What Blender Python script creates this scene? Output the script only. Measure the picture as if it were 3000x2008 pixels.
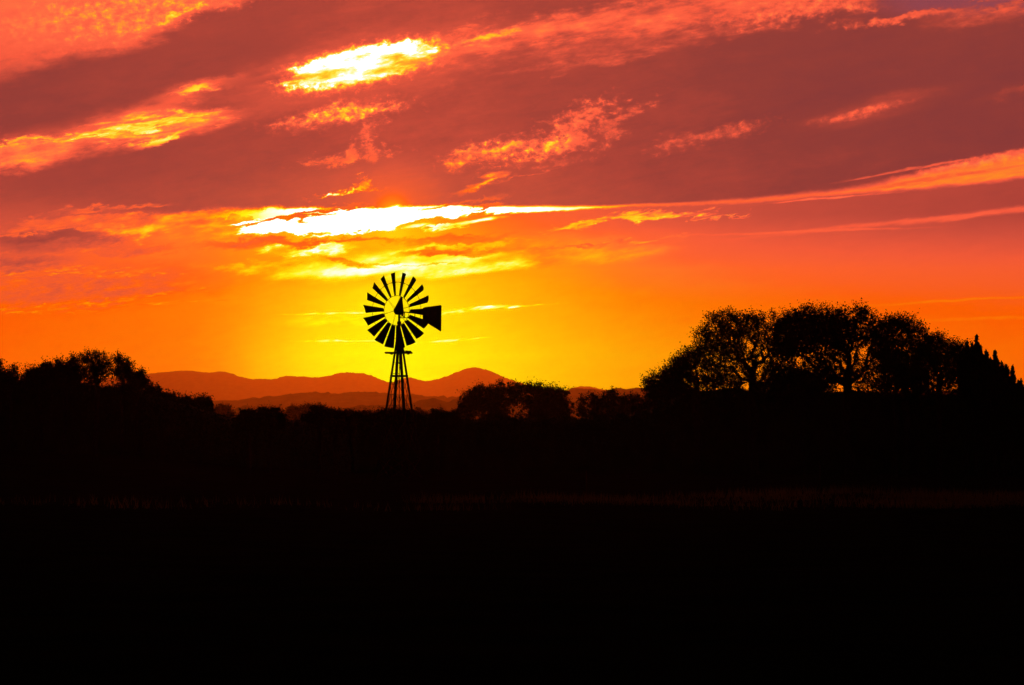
import bpy, bmesh, math, random
import numpy as np
from mathutils import Vector, Matrix

# ------------------------------------------------------------------ scene, camera
scene = bpy.context.scene
for _o in list(bpy.data.objects):
    bpy.data.objects.remove(_o)
COL = scene.collection
scene.render.engine = 'CYCLES'
vs = scene.view_settings
vs.view_transform = 'Standard'; vs.look = 'None'; vs.exposure = 0.0; vs.gamma = 1.0
vs.use_curve_mapping = False
scene.cycles.volume_bounces = 0
scene.cycles.max_bounces = 5
scene.cycles.diffuse_bounces = 2
scene.cycles.use_denoising = True

F = 10037.0                      # focal length of the telephoto view, in photo pixels (3000 wide)
EYE = 1.7                        # camera height over the field
PITCH = math.atan((1290 - 1004) / F)
cam_d = bpy.data.cameras.new('camera')
cam_d.sensor_width = 36.0
cam_d.lens = 36.0 * F / 3000.0
cam_d.clip_start = 0.5
cam_d.clip_end = 80000.0
cam = bpy.data.objects.new('camera', cam_d)
cam.location = (0, 0, EYE)
cam.rotation_euler = (math.pi / 2 + PITCH, 0, 0)
COL.objects.link(cam)
scene.camera = cam

SUN_AZ = math.radians(-2.0)      # measured from +Y towards +X
SUN_EL = math.radians(3.7)
DIM = 0.003                      # strength of the dim rest of the evening sky
HAZE_DENSITY = 1.6e-5
HAZE_COLOR = (1.0, .50, .22, 1.0)
HAZE_ANISO = .9
SUN_POWER = 0.17                 # the sun itself stands behind thick cloud

# ------------------------------------------------------------------ sky (world)
world = bpy.data.worlds.new('World')
scene.world = world
world.use_nodes = True
NT = world.node_tree
NT.nodes.clear()
ND, LK = NT.nodes, NT.links


def plug(sock, v):
    if isinstance(v, (int, float)):
        sock.default_value = v
    elif isinstance(v, (tuple, list)):
        sock.default_value = v
    else:
        LK.new(v, sock)


def M(op, a, b=None, c=None, clamp=False):
    n = ND.new('ShaderNodeMath'); n.operation = op; n.use_clamp = clamp
    plug(n.inputs[0], a)
    if b is not None: plug(n.inputs[1], b)
    if c is not None: plug(n.inputs[2], c)
    return n.outputs[0]


def add(a, b): return M('ADD', a, b)
def sub(a, b): return M('SUBTRACT', a, b)
def mul(a, b): return M('MULTIPLY', a, b)
def mad(a, b, c): return M('MULTIPLY_ADD', a, b, c)


def ss(x, a, b, lo=0.0, hi=1.0, kind='SMOOTHSTEP'):
    n = ND.new('ShaderNodeMapRange'); n.interpolation_type = kind; n.clamp = True
    plug(n.inputs['Value'], x)
    plug(n.inputs['From Min'], a); plug(n.inputs['From Max'], b)
    plug(n.inputs['To Min'], lo); plug(n.inputs['To Max'], hi)
    return n.outputs['Result']


def lerp(a, b, t):
    n = ND.new('ShaderNodeMix'); n.data_type = 'FLOAT'
    plug(n.inputs[0], t); plug(n.inputs[2], a); plug(n.inputs[3], b)
    return n.outputs[0]


def cmix(a, b, t):
    n = ND.new('ShaderNodeMix'); n.data_type = 'RGBA'
    plug(n.inputs[0], t); plug(n.inputs[6], a); plug(n.inputs[7], b)
    return n.outputs[2]


def nv(x, y, z):
    return vec(add(x, z * 7.3), add(y, z * 3.7))


def vec(x, y, z=0.0):
    n = ND.new('ShaderNodeCombineXYZ')
    plug(n.inputs[0], x); plug(n.inputs[1], y); plug(n.inputs[2], z)
    return n.outputs[0]


def curve(x, pts, x0, x1):
    """smooth function of x through the listed points"""
    n = ND.new('ShaderNodeFloatCurve')
    ys = [p[1] for p in pts]; y0, y1 = min(ys) - .01, max(ys) + .01
    c = n.mapping.curves[0]
    pp = [((p[0] - x0) / (x1 - x0), (p[1] - y0) / (y1 - y0)) for p in pts]
    c.points[0].location = pp[0]; c.points[1].location = pp[-1]
    for p in pp[1:-1]:
        c.points.new(*p)
    for p in c.points: p.handle_type = 'AUTO_CLAMPED'
    n.mapping.update()
    t = ss(x, x0, x1, kind='LINEAR')
    plug(n.inputs['Value'], t)
    return mad(n.outputs[0], y1 - y0, y0)


def noise(v, scale=1.0, detail=5.0, rough=.55, dist=0.0):
    n = ND.new('ShaderNodeTexNoise'); n.noise_dimensions = '2D'
    plug(n.inputs['Vector'], v)
    n.inputs['Scale'].default_value = scale; n.inputs['Detail'].default_value = detail
    n.inputs['Roughness'].default_value = rough; n.inputs['Distortion'].default_value = dist
    return n.outputs['Fac']


def lin(c):
    return tuple((v / 255 / 12.92) if v / 255 <= .04045 else ((v / 255 + .055) / 1.055) ** 2.4 for v in c) + (1.0,)


def ramp(x, stops):
    n = ND.new('ShaderNodeValToRGB')
    cr = n.color_ramp; cr.interpolation = 'LINEAR'
    while len(cr.elements) < len(stops): cr.elements.new(1.0)
    for e, (p, c) in zip(cr.elements, stops):
        e.position = p; e.color = lin(c)
    plug(n.inputs[0], x)
    return n.outputs[0]


# Direction of view -> sky chart.  Azimuth and elevation in hundredths-of-a-degree-like steps:
# X runs right along the horizon (15 = due +Y), Y runs down from the zenith (12.9 = horizon).
geo = ND.new('ShaderNodeNewGeometry')
tc = ND.new('ShaderNodeTexCoord')
sep = ND.new('ShaderNodeSeparateXYZ'); LK.new(tc.outputs['Generated'], sep.inputs[0])
az = M('ARCTAN2', sep.outputs[0], sep.outputs[1])
el = M('ARCSINE', sep.outputs[2])
X0 = mad(az, F / 100, 15.0)
Y0 = mad(el, -F / 100, 12.9)

TH = math.radians(9.5)
along = sub(mul(X0, math.cos(TH)), mul(Y0, math.sin(TH)))
across = add(mul(X0, math.sin(TH)), mul(Y0, math.cos(TH)))
w1 = noise(nv(mul(along, .30), mul(across, .9), 3.1), 1, 3, .5)
w2 = noise(nv(mul(along, 1.1), mul(across, 3.2), 7.7), 1, 5, .6)
w3 = noise(nv(mul(along, 3.0), mul(across, 5.5), 1.7), 1, 5, .62, .6)
w4 = noise(nv(mul(along, .9), mul(across, 3.0), 17.3), 1, 6, .62)
X = add(X0, add(mad(w1, 1.6, -.8), mad(w2, .9, -.45)))
Y = add(Y0, add(mad(w1, .55, -.275), add(mad(w2, .36, -.18), mad(w3, .22, -.11))))
P = vec(X, Y)
T_streak = mad(w4, 3.0, -1.5)                                                     # long wisps
T_puff = mad(noise(nv(mul(along, 3.3), mul(across, 5.0), 5.0), 1, 6, .64, .15), 3.4, -1.7)   # mottled puffs
T_fine = mad(noise(nv(mul(along, 1.5), mul(across, 9.0), 9.0), 1, 4, .6, .4), 3.0, -1.5)   # fine combed lines
T_soft = mad(noise(nv(mul(along, .22), mul(across, .8), 31.0), 1, 3, .5), 2.6, -1.3)
TEX = {'s': T_streak, 'p': T_puff, 'f': T_fine, 'o': T_soft}


_count = [0]


def settle(I):
    """tie the shared inputs to the brightness so far, so that the shader compiler works through the
    clouds one after another instead of keeping them all in memory"""
    global P, P0, P1
    tiny = mul(I, 1e-6)
    for k in TEX: TEX[k] = add(TEX[k], tiny)
    def nudge(v):
        n = ND.new('ShaderNodeVectorMath'); n.operation = 'ADD'
        LK.new(v, n.inputs[0]); LK.new(vec(tiny, tiny), n.inputs[1])
        return n.outputs[0]
    P, P0, P1 = nudge(P), nudge(P0), nudge(P1)


SOFT_A, SOFT_B, TK = 1.4, .14, 1.6


def puffs(I, cx, cy, rx, ry, ang, target, k=.8, tk=.14):
    """broken lit cloud: a faint ragged halo round a brighter mottled heart"""
    I = patch(I, cx, cy, rx * 1.25, ry * 1.5, ang, .5 * target + .12, 'p', k * .9, 1.0, .05)
    return patch(I, cx, cy, rx, ry, ang, target, 'p', k, .8, tk)


def patch(I, cx, cy, rx, ry, ang, target, tex='s', k=.4, soft=.6, tk=.12, warped=True):
    """blend a soft, ragged, tilted elliptical cloud (or gap) of brightness `target` into I"""
    _count[0] += 1
    if _count[0] % 12 == 0: settle(I)
    n = ND.new('ShaderNodeMapping'); n.vector_type = 'TEXTURE'
    plug(n.inputs['Vector'], P0 if warped is False else P1 if warped == 'mild' else P)
    n.inputs['Location'].default_value = (cx, cy, 0)
    n.inputs['Rotation'].default_value = (0, 0, -math.radians(ang))
    n.inputs['Scale'].default_value = (rx, ry, 1)
    l = ND.new('ShaderNodeVectorMath'); l.operation = 'LENGTH'
    LK.new(n.outputs[0], l.inputs[0])
    r = l.outputs['Value']
    soft = soft * SOFT_A + SOFT_B
    tk = tk * TK
    if k: r = mad(TEX[tex], k, r)
    m = ss(r, 1.0 + soft * .5, 1.0 - soft * .5)
    tv = mad(TEX[tex], -tk, target) if tk else target
    return lerp(I, tv, m)


P0 = vec(X0, Y0)
P1 = vec(add(X0, mad(w1, 1.0, -.5)), add(Y0, add(mad(w1, .16, -.08), mad(w2, .09, -.045))))
# --- clear air below the cloud deck: glow round the hidden sun
c68 = curve(X0, [(0, .36), (4, .50), (7, .60), (9, .70), (11.5, .72), (13, .62), (15, .50), (17, .42), (20, .31), (25, .25), (30, .21)], -2, 32)
c82 = curve(X0, [(0, .47), (5, .56), (8, .66), (10, .78), (11.5, .83), (13, .78), (16, .66), (20, .54), (25, .475), (30, .44)], -2, 32)
c102 = curve(X0, [(0, .52), (5, .58), (8, .76), (10, .865), (11.5, .885), (13, .865), (16, .77), (20, .655), (25, .575), (30, .54)], -2, 32)
clear = lerp(c68, c82, ss(Y0, 6.3, 7.9, kind='LINEAR'))
clear = lerp(clear, c102, ss(Y0, 8.0, 10.4, kind='LINEAR'))
clear = mad(T_streak, .012, clear)

# --- the dark cloud deck
dk = curve(X0, [(0, .12), (5, .15), (9, .19), (12, .22), (15, .19), (19, .15), (24, .085), (30, .065)], -2, 32)
dkb = curve(X0, [(0, .17), (5, .17), (8, .21), (11.5, .28), (14, .22), (18, .19), (24, .13), (30, .12)], -2, 32)
deck = lerp(dk, dkb, ss(Y0, 3.2, 6.2))
deck = mad(T_soft, .045, deck)
deck = mad(T_streak, .030, deck)
deck = mad(T_puff, .012, deck)
deck = mad(T_fine, .008, deck)
# a glow column over the sun
deck = patch(deck, 11.5, 6.2, 1.1, 1.0, 0, .43, 'o', .15, 1.35, 0, False)
deck = patch(deck, 11.5, 6.2, .35, .38, 0, .66, 'o', 0, 1.6, 0, False)

yE = curve(X, [(0, 6.35), (2, 6.4), (5, 6.42), (7, 6.22), (9, 6.08), (10.5, 6.10), (11.6, 6.05), (13, 6.02), (14, 6.04), (17.5, 6.03), (21, 5.90), (24, 5.65), (27, 5.15), (30, 4.50)], -2, 32)
rag = ss(X0, 16.5, 10.5, .22, 1.0)
Yd = add(Y0, mul(add(mad(w2, .16, -.08), mad(w3, .12, -.06)), rag))
dE = sub(Yd, yE)
softE = curve(X0, [(0, .9), (3, .6), (6, .22), (9, .08), (14, .05), (18, .06), (24, .12), (30, .2)], -2, 32)
I = lerp(deck, clear, ss(dE, mul(softE, -1), softE))

# --- streaks and layers left of the sun, under the deck
I = patch(I, 1.0, 6.95, 2.6, .42, 3, .20, 's', .5, .9)
I = patch(I, 3.0, 7.0, 1.5, .12, 4, .26, 's', .5, .8)
I = patch(I, .5, 7.75, 1.6, .22, 3, .27, 's', .6, .8)
I = patch(I, 2.6, 6.55, 3.6, .12, 3, .42, 's', .5, .8)
I = patch(I, 1.5, 6.75, 2.4, .06, 2, .44, 'f', .6, .8)
I = patch(I, 5.5, 6.6, 2.3, .3, 5, .58, 's', .5, .9)
I = patch(I, 4.1, 6.85, .5, .18, 5, .72, 's', .6, .8)
I = patch(I, 7.0, 6.7, 1.0, .35, 4, .66, 's', .5, .9)
I = patch(I, 3.2, 7.35, 1.6, .10, 4, .42, 's', .6, .7)
I = patch(I, 2.2, 8.45, 3.6, .6, 5, .43, 's', .25, 1.0)
I = patch(I, 1.6, 7.95, 2.2, .05, 3, .50, 'f', .7, .8)
I = patch(I, 2.6, 8.08, 2.0, .035, 3, .54, 'f', .7, .8)
I = patch(I, 3.0, 8.85, 3.2, .05, 8, .535, 'f', .25, .9)
I = patch(I, 1.2, 9.25, 2.2, .03, 3, .54, 'f', .5, .9)
I = patch(I, 7.3, 7.25, 1.6, .12, 4, .52, 's', .5, .8)

# --- yellow light between the gaps, straight over the mill
I = patch(I, 11.4, 7.05, 1.1, .36, 0, .70, 'o', .1, 1.5, 0)
I = patch(I, 11.5, 7.0, .45, .6, 0, .80, 'o', 0, 1.6, 0, False)

# --- big white gap low in the deck
lo = curve(X, [(4, 6.4), (5, 6.45), (6.5, 6.42), (7.2, 6.36), (7.6, 6.5), (8.0, 6.78), (8.6, 6.84), (8.95, 7.0), (10, 6.94), (11, 6.83), (11.7, 6.68), (12.3, 6.52), (13.0, 6.40), (14.5, 6.31), (16, 6.24), (17.5, 6.16), (20, 6.07), (22, 6.02), (24, 5.86), (27, 5.66), (30, 5.40)], -2, 32)
ws = curve(X0, [(0, .4), (4.5, .42), (5.6, .62), (6.4, .74), (7.2, .88), (8, 1.0), (9, 1.06), (12, 1.1), (15.5, 1.06), (17, .98), (18, .86), (20, .78), (21.5, .66), (24, .60), (27, .585), (30, .58)], -2, 32)
dU = sub(Yd, add(yE, .0))
dL = sub(lo, add(Y0, mul(add(mad(w2, .34, -.17), mad(w3, .26, -.13)), rag)))
sU = curve(X0, [(0, .3), (6, .12), (9, .05), (17, .05), (22, .10), (30, .2)], -2, 32)
mU = ss(dU, mul(sU, -.8), mul(sU, 1.3))
mL = ss(dL, 0.0, ss(X0, 14, 22, .06, .16))
mband = mul(mul(mU, mL), ss(X0, 3.6, 5.6))
tex_amt = curve(X0, [(0, .1), (8, .02), (16, .03), (19, .06), (23, .045), (30, .05)], -2, 32)
I = lerp(I, add(ws, mul(T_fine, tex_amt)), mband)
I = patch(I, 7.7, 6.56, .8, .05, 8, 1.1, 's', .4, .3, 0)
I = patch(I, 7.95, 6.8, .85, .13, 8, 1.1, 's', .5, .3, 0)
I = patch(I, 7.3, 6.91, .35, .03, 5, 1.0, 's', .4, .3, 0)
I = patch(I, 13.8, 6.50, .8, .055, 9, 1.03, 's', .4, .6, .08, 'mild')
I = patch(I, 12.2, 6.64, .4, .04, 9, .95, 's', .7, .6, .1, 'mild')
I = patch(I, 9.35, 6.31, 1.1, .075, 10, .46, 's', .35, .5, .05)
I = patch(I, 10.3, 6.14, .65, .06, 9, .42, 's', .5, .6, .05)
# bites of darker cloud in the white gap
I = patch(I, 8.3, 6.60, .80, .05, 8, .50, 's', .4, .35)
I = patch(I, 8.9, 6.47, 1.1, .05, 4, .46, 's', .4, .4)
I = patch(I, 13.9, 6.24, .45, .05, 2, .62, 's', .4, .6)
I = patch(I, 9.1, 6.9, .5, .05, 6, .74, 's', .6, .5)
I = patch(I, 14.3, 6.05, .5, .05, 3, .42, 's', .4, .6)
# combed streaks beneath its right end
I = patch(I, 18.3, 6.43, 2.0, .10, 7, .66, 'f', .55, .6, .16)
I = patch(I, 17.6, 6.50, 1.5, .05, 5, .70, 'f', .5, .6, .12)
I = patch(I, 20.4, 6.3, 1.0, .03, 5, .56, 'f', .6, .7)
I = patch(I, 13.1, 6.62, .5, .05, 10, .95, 's', .7, .5)
# dark lines inside the orange right end
I = patch(I, 27.6, 5.30, 2.2, .05, 8, .47, 'f', .3, .8, .1, 'mild')
I = patch(I, 26.6, 5.01, 1.8, .04, 9, .36, 'f', .3, .8, .1, 'mild')
I = patch(I, 28.8, 4.85, 1.7, .18, 11, .55, 'p', .5, 1.0, .06, 'mild')
I = patch(I, 24.2, 5.85, 1.4, .025, 5, .48, 'f', .5, .9, .05, 'mild')

# second, softer bright bank
I = patch(I, 8.6, 7.12, 2.6, .07, 2, .47, 's', .4, .9, .04)
I = patch(I, 13.6, 6.95, 1.6, .10, 4, .50, 's', .4, 1.0, .04)
I = patch(I, 12.8, 7.62, 5.2, .44, 4, .64, 's', .15, 1.1, .06, 'mild')
I = patch(I, 16.2, 7.55, 2.7, .20, 4, .645, 's', .2, .9, .06, 'mild')
I = patch(I, 11.6, 7.76, 3.1, .40, 3, .85, 's', .15, .6, .06, 'mild')
I = patch(I, 9.2, 7.36, 1.15, .16, 3, .88, 's', .6, .6, .2)
I = patch(I, 9.9, 7.28, .35, .12, -25, .97, 's', .5, .5)
I = patch(I, 8.6, 7.74, 1.6, .10, 5, .74, 's', .5, .7)
I = patch(I, 11.9, 7.68, 2.5, .27, 4, .93, 's', .2, .6, .07, 'mild')
I = patch(I, 11.0, 7.92, 2.4, .15, 4, .99, 's', .2, .6, .05, 'mild')
I = patch(I, 13.3, 7.95, 2.0, .14, 5, .92, 's', .35, .7, .1, 'mild')
I = patch(I, 10.0, 7.64, .9, .07, -12, .68, 's', .4, .6)
I = patch(I, 11.1, 7.74, .7, .04, 3, .82, 's', .5, .6)
I = patch(I, 12.9, 7.82, .9, .03, 3, .84, 's', .5, .6)
I = patch(I, 13.2, 7.36, 1.5, .11, 3, .58, 's', .3, .6)
I = patch(I, 14.2, 7.12, 1.1, .05, 4, .70, 's', .5, .7)
I = patch(I, 12.9, 7.19, .9, .045, 8, .80, 's', .5, .7)
I = patch(I, 18.0, 7.15, 1.9, .05, 6, .52, 'f', .4, .8)

# --- low streaks
I = patch(I, 14.3, 9.03, 1.5, .035, 4, .92, 'f', .55, .7, warped='mild')
I = patch(I, 13.3, 9.15, 1.1, .05, 4, .88, 'f', .55, .9, warped='mild')
I = patch(I, 9.8, 9.20, 1.0, .03, 2, .92, 'f', .4, .9, warped='mild')
I = patch(I, 10.3, 9.40, 1.4, .16, 2, .86, 's', .3, 1.0, .05, warped='mild')
I = patch(I, 13.2, 9.98, .9, .03, 3, .93, 'f', .4, .9, warped='mild')
I = patch(I, 9.9, 10.0, .8, .025, 2, .92, 'f', .4, .9, warped='mild')
I = patch(I, 5.0, 8.9, 1.6, .03, 3, .57, 'f', .5, .9, warped='mild')
I = patch(I, 27.0, 6.50, 4.2, .05, 5.5, .44, 'f', .3, 1.5, .03, warped='mild')
I = patch(I, 28.6, 6.35, 2.0, .075, 6, .45, 'f', .3, 1.5, .03, warped='mild')
I = patch(I, 23.6, 6.82, 2.6, .035, 1.5, .46, 'f', .3, 1.0, .03, warped='mild')
I = patch(I, 27.8, 8.87, 2.6, .03, 2.5, .575, 'f', .2, 1.2, .02, warped='mild')
I = patch(I, 28.6, 9.38, 2.2, .04, 1, .56, 'f', .3, 1.0, .02, warped='mild')

# --- lit cloud in the upper left corner
ytl = curve(X, [(0, 2.7), (2, 2.1), (4, 1.75), (5, 1.25), (6, .7), (7.2, .0), (9, -1.2)], -2, 32)
mtl = ss(add(sub(ytl, Y), mul(T_streak, .14)), -.1, .75)
lvl = mad(T_streak, -.05, curve(Y, [(-1, .50), (0, .50), (1, .48), (1.7, .42), (2.4, .32)], -2, 4))
I = lerp(I, lvl, mul(mtl, ss(X, 9.0, 7.0)))
I = patch(I, 2.2, .75, 2.0, .50, 5, .53, 'p', .55, 1.2, .07)
I = patch(I, 4.4, .5, 1.5, .32, 12, .555, 'p', .8, 1.1, .10)
I = patch(I, 3.6, .35, 1.4, .22, 5, .56, 'p', .9, 1.1, .12)
I = patch(I, 5.0, .48, .55, .10, 22, .71, 'p', .6, .9, .10)

# --- oval white gap
I = patch(I, 10.75, 1.97, 2.9, .68, 12, .44, 'o', .12, 1.2, 0)
I = patch(I, 12.6, 1.55, 1.6, .30, 14, .50, 'p', .4, 1.0, .06)
I = patch(I, 10.70, 1.95, 2.35, .56, 12.5, .80, 'p', .26, .4, .10, 'mild')
I = patch(I, 10.70, 1.93, 2.10, .50, 12.5, 1.30, 'p', .20, .25, 0, 'mild')
I = patch(I, 10.2, 2.12, 1.35, .27, 12, 1.3, 'p', .22, .25, 0, 'mild')
I = patch(I, 11.1, 1.84, 1.5, .36, 12, 1.3, 'p', .15, .2, 0, 'mild')
I = patch(I, 9.25, 2.34, 1.05, .17, 8, 1.10, 'p', .5, .35, .10, 'mild')

# --- left slit
I = patch(I, 3.9, 3.72, 3.0, .50, 8, .45, 'o', .12, .8, .02)
I = patch(I, .6, 4.62, 2.2, .42, 8, .53, 's', .2, .6)
I = patch(I, 4.9, 3.62, 1.75, .42, 4, .57, 's', .25, .5, .10, 'mild')
I = patch(I, 4.3, 3.74, 1.9, .34, 8, .66, 'f', .45, .6, .14)
I = patch(I, 3.3, 3.88, 1.4, .15, 10, .84, 'f', .6, .7, .14)
I = patch(I, 4.7, 3.55, 1.0, .13, 8, .78, 'f', .6, .7, .14)
I = patch(I, 4.5, 4.19, .72, .11, 12, .90, 's', .35, .6)
I = patch(I, 4.7, 3.85, 1.3, .06, 4, .54, 'f', .5, .7, .1)
I = patch(I, 1.0, 4.18, 2.0, .06, 10, .68, 'f', .4, .8)
I = patch(I, 2.6, 4.10, 1.2, .03, 6, .66, 'f', .4, .8)
I = patch(I, 5.1, 3.05, .9, .22, 12, .38, 'o', .3, 1.2)
I = patch(I, 5.6, 2.66, 1.2, .2, 8, .48, 'o', .3, .8)
I = patch(I, 5.7, 2.68, .62, .09, 9, .78, 's', .4, .8)
I = patch(I, 7.8, 2.42, 1.1, .12, 4, .28, 'o', .2, 1.2)
# dark cloud closing in from below and above
I = patch(I, 1.4, 3.22, 3.3, .62, 12, .11, 's', .10, .5, .02, 'mild')
I = patch(I, 5.0, 2.05, 3.4, .52, 16, .15, 's', .15, .8, .02, 'mild')
I = patch(I, 4.0, 4.86, 2.9, .44, 9, .15, 's', .12, .5, .02, 'mild')
I = patch(I, 6.9, 4.10, 1.7, .34, 20, .17, 's', .12, .5, .02, 'mild')
I = patch(I, 6.3, 3.12, 1.0, .16, 4, .22, 's', .4, .9, .03)

# --- ragged lit holes across the deck
I = puffs(I, 9.95, 3.38, 1.3, .20, 9, .64, .55, .22)
I = puffs(I, 10.5, 4.68, .7, .10, 10, .50, 1.1, .14)
I = puffs(I, 11.05, 4.1, .25, .3, -30, .40, 1.3, .1)
I = puffs(I, 9.4, 4.78, .5, .06, 6, .40, 1.1, .1)
I = puffs(I, 14.4, 4.3, .95, .17, 10, .63, .8, .24)
I = puffs(I, 13.4, 4.7, .4, .14, 10, .56, .7, .16)
I = puffs(I, 16.2, 4.12, 1.2, .22, 20, .59, .9, .22)
I = puffs(I, 17.2, 3.62, .7, .2, 42, .44, 1.1, .12)
I = puffs(I, 18.3, 3.7, .7, .14, 40, .34, 1.1, .08)
I = puffs(I, 16.3, 4.8, .45, .08, 12, .32, .8, .08)
I = puffs(I, 20.7, 4.05, 1.2, .15, 12, .30, .8, .10)
I = patch(I, 25.6, 3.25, 1.7, .26, 13, .22, 's', .4, 1.3, .04, 'mild')
I = patch(I, 25.2, 3.37, .95, .10, 11, .42, 'p', .5, 1.3, .12, 'mild')
I = patch(I, 29.9, 2.85, 1.0, .14, 12, .17, 's', .4, 1.4, .04)
I = patch(I, 14.05, 5.38, .75, .10, 14, .56, 's', .5, 1.0, .14)
I = patch(I, 14.2, 5.36, .5, .05, 14, .68, 's', .5, .8, .14)
I = patch(I, 15.4, 5.25, .8, .03, 13, .36, 'f', .4, 1.2)
I = patch(I, 10.2, 5.72, .75, .06, 8, .54, 'p', .6, .9, .1)
I = patch(I, 10.2, 5.72, .65, .03, 8, .86, 'p', .7, .6, .2)
I = patch(I, 10.85, 5.45, .18, .2, 0, .56, 'p', 1.0, .6, .2)
I = patch(I, 3.4, 6.12, 1.0, .06, 8, .46, 's', .5, 1.0)
I = patch(I, 3.0, 6.22, 1.2, .05, 8, .40, 's', .5, 1.0)
I = patch(I, 13.5, 5.94, 1.1, .06, 6, .46, 's', .5, 1.0, .1)

# --- lit cloud along the upper right edge
I = patch(I, 18.6, .88, 6.6, .50, 9, .31, 's', .7, 1.3, .10)
I = patch(I, 15.3, .98, 2.4, .32, 10, .46, 's', .7, 1.2, .12)
I = patch(I, 19.5, .42, 3.0, .36, 7, .45, 's', .7, 1.2, .10)
I = patch(I, 14.0, 1.07, 1.0, .10, 14, .70, 's', .5, .9, .1)
I = patch(I, 23.5, .25, 1.9, .30, 8, .46, 'p', .7, 1.0, .10)
I = patch(I, 27.0, .50, 1.9, .16, 8, .43, 'p', .6, .9, .08)
I = patch(I, 29.3, .35, 1.8, .4, 10, .30, 's', .4, 1.2)
I = patch(I, 27.2, .10, 1.7, .24, -2, .12, 'p', .5, .6, .03)
I = patch(I, 18.0, 1.75, 2.0, .12, 10, .30, 's', .5, 1.0)

# --- brightness -> colour.  Low air near the sun is pure orange and gold, high cloud salmon and maroon
I = mad(T_fine, .006, I)
Ic = M('MULTIPLY', I, .9, clamp=True)
near = ramp(Ic, [(0, (150, 62, 52)), (.12, (176, 74, 57)), (.25, (208, 84, 56)), (.36, (240, 93, 42)), (.45, (255, 98, 0)),
                 (.53, (255, 122, 0)), (.60, (255, 152, 0)), (.68, (255, 185, 0)), (.75, (255, 216, 0)), (.80, (255, 240, 0)),
                 (.85, (255, 250, 95)), (.90, (255, 254, 215)), (.945, (255, 255, 255))])
high = ramp(Ic, [(0, (136, 60, 56)), (.10, (152, 64, 54)), (.18, (176, 70, 55)), (.28, (212, 82, 60)), (.37, (246, 92, 62)), (.44, (255, 100, 66)),
                 (.50, (255, 120, 66)), (.57, (255, 146, 48)), (.65, (255, 186, 36)), (.72, (255, 216, 50)), (.78, (255, 236, 95)),
                 (.85, (255, 248, 170)), (.945, (255, 255, 255))])
hi_w = curve(Y0, [(-2, 1), (2.5, 1), (5, .9), (6, .55), (7, .45), (8.2, .2), (9.2, 0.03), (13, 0)], -2, 13)
side = mad(ss(M('ABSOLUTE', sub(X0, 11.5)), 1.5, 9.5), .75, .25)
rt = ss(X0, 12, 26)
wmix = mul(hi_w, lerp(side, 1.0, ss(Y0, 6.0, 4.0)))
wmix = mul(wmix, mad(mband, -.85, 1.0))
wmix = M('ADD', wmix, mul(mul(rt, ss(Y0, 9.2, 6.0)), .45), clamp=True)
chart = cmix(near, high, wmix)
# light lost on its way through the evening haze, so the sky keeps its brightness at the eye
gain = M('EXPONENT', M('MINIMUM', M('DIVIDE', HAZE_DENSITY * 720, M('MAXIMUM', sep.outputs[2], .01)), HAZE_DENSITY * 29500))
mauve = mul(mul(ss(X, 24.6, 27.0), ss(Y, .75, .15)), ss(I, .34, .16))
chart = cmix(chart, lin((150, 73, 82)), mul(mauve, .8))
boost = mul(ss(I, .98, 1.1, 1.0, 1.5), gain)
bl = ND.new('ShaderNodeVectorMath'); bl.operation = 'SCALE'
LK.new(chart, bl.inputs[0]); plug(bl.inputs['Scale'], boost)
veil = ND.new('ShaderNodeVectorMath'); veil.operation = 'SCALE'
sd = ND.new('ShaderNodeVectorMath'); sd.operation = 'DOT_PRODUCT'
LK.new(tc.outputs['Generated'], sd.inputs[0])
sd.inputs[1].default_value = (math.sin(SUN_AZ) * math.cos(SUN_EL), math.cos(SUN_AZ) * math.cos(SUN_EL), math.sin(SUN_EL))
g_ = HAZE_ANISO
lobe = M('DIVIDE', SUN_POWER * (1 - g_ * g_) / (4 * math.pi), M('POWER', mad(sd.outputs['Value'], -2 * g_, 1 + g_ * g_ + .0022), 1.5))
vc = ND.new('ShaderNodeCombineXYZ')
plug(vc.inputs[0], mad(lobe, .85, .46)); plug(vc.inputs[1], mad(lobe, .07, .08)); vc.inputs[2].default_value = .01
LK.new(vc.outputs[0], veil.inputs[0]); plug(veil.inputs['Scale'], sub(gain, 1.0))
vs_ = ND.new('ShaderNodeVectorMath'); vs_.operation = 'SUBTRACT'
LK.new(bl.outputs[0], vs_.inputs[0]); LK.new(veil.outputs[0], vs_.inputs[1])
bl = ND.new('ShaderNodeVectorMath'); bl.operation = 'MAXIMUM'
LK.new(vs_.outputs[0], bl.inputs[0]); bl.inputs[1].default_value = (0, 0, 0)

# beyond the sunset the evening sky is dim
skyt = ND.new('ShaderNodeTexSky'); skyt.sky_type = 'NISHITA'; skyt.sun_disc = False
skyt.sun_elevation = SUN_EL; skyt.sun_rotation = SUN_AZ
dimv = ND.new('ShaderNodeVectorMath'); dimv.operation = 'SCALE'
LK.new(skyt.outputs[0], dimv.inputs[0]); dimv.inputs['Scale'].default_value = DIM
faz = ss(M('ABSOLUTE', az), math.radians(11), math.radians(40), 1.0, 0.0)
fel = mul(ss(el, math.radians(8.5), math.radians(20), 1.0, 0.0), ss(el, math.radians(-.7), math.radians(-.15)))
final = cmix(dimv.outputs[0], bl.outputs[0], mul(faz, fel))
bg = ND.new('ShaderNodeBackground'); plug(bg.inputs[0], final); bg.inputs[1].default_value = 1.0
wo = ND.new('ShaderNodeOutputWorld'); LK.new(bg.outputs[0], wo.inputs[0])
world.cycles.sampling_method = 'MANUAL'
world.cycles.sample_map_resolution = 2048

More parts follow.
